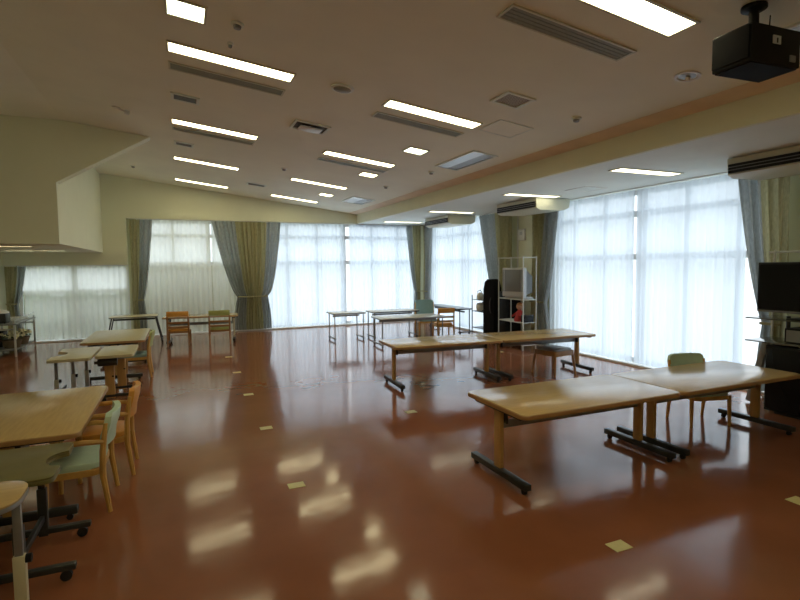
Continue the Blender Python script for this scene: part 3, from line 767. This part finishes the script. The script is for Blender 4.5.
# doll on the lower shelf
t = thing('doll', 'small doll in red clothes on the lower rack shelf', 'doll', (6.48, 8.80, .566), PI / 2)
MB().lathe([(.11, 0), (.12, .04), (.085, .12), (.06, .2), (.035, .24)]).build('dress', M['red'], t)
MB().ball((0, 0, .31), .075, 2).build('head', M['skin'], t)
MB().ball((0, -.01, .335), .078, 2, (1, 1, .8)).build('hair', M['brownwood'], t)
for s in (-1, 1): MB().tube([(s * .05, 0, .2), (s * .12, .05, .13), (s * .10, .11, .11)], .022, 8).build('arm', M['red'], t)
t = thing('storage_box', 'dark box beside the doll on the rack shelf', 'box', (6.5, 8.54, .566))
MB().b(-.12, .12, -.03, .08, 0, .13, .006).build('case', M['black'], t); MB().b(-.125, .125, -.035, .085, .131, .15, .004).build('lid', M['dark'], t)
# tall black case
t = thing('padded_case', 'tall black padded case leaning by the wire rack', 'case', (6.58, 9.97, 0), math.radians(20))
prf = [(-.14, 0.03), (.14, .03), (.15, 1.2), (.11, 1.36), (.04, 1.42), (-.04, 1.42), (-.11, 1.36), (-.15, 1.2)]
MB().extr(prf, 'x', -.14, .14).build('body', M['blackmat'], t)
MB().b(-.13, .13, -.13, .13, 0, .03).build('base', M['rubber'], t, smooth=False)
MB().tube([(-.15, -.06, 1.0), (-.18, -.06, .9), (-.18, -.06, .75), (-.15, -.06, .65)], .014, 6).build('handle', M['dark'], t)
t = thing('side_cabinet', 'low black cabinet between the tall case and the wire rack', 'cabinet', (6.78, 9.58, 0))
MB().b(-.2, .2, -.15, .15, .03, 1.15, .008).build('body', M['black'], t); MB().b(-.212, -.201, -.14, .14, .06, 1.12, .004).build('door', M['black'], t)
MB().b(-.18, .18, -.14, .14, 0, .03).build('base', M['rubber'], t, smooth=False)
# trolley with utensils
t = thing('trolley', 'black metal trolley with white utensils by the tall case', 'trolley', (6.72, 10.55, 0))
for x in (-.17, .17):
    for y in (-.26, .26): MB().cyl((x, y, .05), (x, y, 1.02 if y > 0 else .95), .013, seg=8).ball((x, y, .025), .024, 1).build('post', M['dark'], t)
for z in (.22, .62, .90): MB().b(-.17, .17, -.26, .26, z, z + .016).build('shelf', M['dark' if z < .9 else 'gun'], t, smooth=False)
t = thing('kettle', 'white kettle on top of the black trolley', 'kettle', (6.68, 10.65, .916))
MB().lathe([(.08, 0), (.09, .03), (.085, .10), (.06, .15), (.03, .165)]).build('body', M['white'], t)
MB().tube([(.07, 0, .07), (.12, 0, .12), (.135, 0, .14)], [.02, .012, .01], 8).build('spout', M['white'], t)
MB().tube([(-.06, 0, .13), (-.09, 0, .19), (0, 0, .22), (.05, 0, .16)], .008, 6).build('handle', M['black'], t)
t = thing('bottle', 'slim bottle behind the white kettle', 'bottle', (6.74, 10.40, .916))
MB().lathe([(.03, 0), (.032, .14), (.014, .19), (.013, .235)]).build('body', M['gun'], t); MB().cyl((0, 0, .236), (0, 0, .26), .015).build('cap', M['rubber'], t)
t = thing('rice_cooker', 'white rice cooker on the middle trolley shelf', 'rice cooker', (6.7, 10.65, .636))
MB().lathe([(.10, 0), (.115, .04), (.115, .14)]).build('body', M['white'], t); MB().lathe([(.113, .141), (.10, .18), (.03, .20)]).build('lid', M['silver'], t)
t = thing('coffee_maker', 'black coffee maker on the middle trolley shelf', 'coffee maker', (6.7, 10.40, .636))
MB().b(-.08, .08, -.07, .07, 0, .03, .005).b(.02, .08, -.07, .07, .03, .24, .005).b(-.08, .02, -.07, .07, .19, .24, .005).build('body', M['black'], t)
MB().lathe([(.04, .032), (.05, .07), (.04, .15)], (-.03, 0, 0)).build('jug', M['crtscreen'], t)
# wall box and conduit on the pier
t = thing('wall_box', 'white wall box with a conduit on the pier', 'wall box', (XR, 9.67, 2.29))
MB().b(-.055, 0, -.11, .11, 0, .26, .008).build('case', M['white'], t); MB().b(-.06, -.055, -.05, .05, .13, .2).build('cover', M['silver'], t, smooth=False)
MB().cyl((-.02, .165, -1.2), (-.02, .165, .70), .018, seg=10).build('conduit', M['white'], t)

# ------------------------------------------------------------------ metal cart with flowers, far left
t = thing('kitchen_cart', 'grey metal cart at the far left by the low drape', 'cart', (-3.4, 13.2, 0))
for x in (-.30, .3):
    for y in (-.75, .75): MB().b(x - .016, x + .016, y - .016, y + .016, 0, .72).build('post', M['steel'], t, smooth=False)
MB().b(-.33, .33, -.78, .78, .64, .668, .004).build('top_shelf', M['gun'], t)
MB().b(-.30, .30, -.75, .75, .12, .14).build('lower_shelf', M['gun'], t, smooth=False)
for y in (-.75, .75): MB().b(-.30, .30, y - .01, y + .01, .54, .57).build('cross_bar', M['steel'], t, smooth=False)
MB().tube([(.3, -.74, .72), (.3, .74, .78)], .012, 6).build('side_rail', M['steel'], t)
for k, (y, l) in enumerate(((-.35, 'flower basket on the lower cart shelf, nearer the camera'), (.25, 'flower basket on the lower cart shelf, farther back'))):
    b = thing('flower_basket', l, 'flower basket', (-3.25, 13.2 + y, .141), 0, 'flower baskets on the cart')
    MB().lathe([(.13, 0), (.17, .14), (.18, .16), (.165, .155), (.02, .12)]).build('basket', M['basket'], b)
    f = MB(); g = MB()
    for q in range(26):
        a = random.uniform(0, 2 * PI); r = random.uniform(0, .19); f.ball((r * math.cos(a), r * math.sin(a), .20 + random.uniform(0, .12)), random.uniform(.03, .045), 1)
        a = random.uniform(0, 2 * PI); r = random.uniform(.03, .2); g.ball((r * math.cos(a), r * math.sin(a), .18 + random.uniform(0, .1)), .03, 1, (1, 1, .5))
    o = f.build('petals', M['flower'], b); o['kind'] = 'stuff'
    o = g.build('leaves', M['leaf'], b); o['kind'] = 'stuff'
t = thing('storage_bin', 'dark bin between the flower baskets on the cart', 'bin', (-3.56, 13.2, .141))
MB().b(-.1, .1, -.2, .2, 0, .3, .01).build('body', M['dark'], t); MB().b(-.105, .105, -.21, .21, .301, .325, .006).build('lid', M['black'], t)
t = thing('serving_tray', 'white serving tray with a rim on top of the cart', 'tray', (-3.4, 13.55, .669))
MB().prism(rrect(-.22, .22, -.3, .3, .05), 0, .012).build('base', M['white'], t); f = MB(); pp = rrect(-.22, .22, -.3, .3, .05); f.tube([(x, y, .025) for x, y in pp + pp[:1]], .014, 6); f.build('rim', M['white'], t)
t = thing('food_warmer', 'dark food warmer with a white lid on the near end of the cart', 'food warmer', (-3.42, 12.75, .669))
MB().b(-.15, .15, -.16, .16, .012, .2, .008).build('body', M['dark'], t)
MB().lathe([(.17, .201), (.175, .215), (.12, .26), (.02, .275)]).build('lid', M['white'], t)
f = MB()
for x, y in ((-.12, -.13), (.12, -.13), (-.12, .13), (.12, .13)): f.cyl((x, y, 0), (x, y, .014), .014, seg=8)
f.build('foot', M['rubber'], t)

# ------------------------------------------------------------------ camera, world
cam = bpy.data.cameras.new('camera'); co = bpy.data.objects.new('camera', cam); COL.objects.link(co)
def dirc(x, y): return Vector((x - 400, -(y - 300), -512.)).normalized()
Yc = dirc(180, 268); Xc = dirc(1601, 253); Xc = (Xc - Yc * Xc.dot(Yc)).normalized(); Zc = Xc.cross(Yc)
Rm = Matrix((Xc, Yc, Zc)).to_4x4()
co.matrix_world = Matrix.Translation((0, 0, 1.75)) @ Rm
cam.sensor_width = 36; cam.sensor_fit = 'HORIZONTAL'; cam.lens = 512 / 800 * 36; cam.clip_start = .05
S.camera = co
HORIZON = .84
w = bpy.data.worlds.new('overcast_sky'); S.world = w; w.use_nodes = True
nt = w.node_tree; bg = nt.nodes['Background']; bg.inputs[0].default_value = (.86, .93, 1.0, 1)
tc = nt.nodes.new('ShaderNodeTexCoord'); sx = nt.nodes.new('ShaderNodeSeparateXYZ'); mr = nt.nodes.new('ShaderNodeMapRange')   # overcast sky: zenith three times the horizon
mr.inputs['To Min'].default_value = HORIZON; mr.inputs['To Max'].default_value = 3 * HORIZON
nt.links.new(tc.outputs['Generated'], sx.inputs[0]); nt.links.new(sx.outputs['Z'], mr.inputs[0]); nt.links.new(mr.outputs[0], bg.inputs[1])
S.view_settings.view_transform = 'Standard'; S.view_settings.look = 'None'; S.view_settings.exposure = 1.02; S.view_settings.gamma = 1.
S.view_settings.use_curve_mapping = False
S.cycles.use_denoising = True; S.cycles.use_adaptive_sampling = False; S.cycles.use_guiding = True; S.cycles.use_surface_guiding = True; S.cycles.denoising_prefilter = 'ACCURATE'
S.cycles.max_bounces = 10; S.cycles.diffuse_bounces = 5; S.cycles.transparent_max_bounces = 12; S.cycles.transmission_bounces = 8
S.cycles.sample_clamp_indirect = 6.
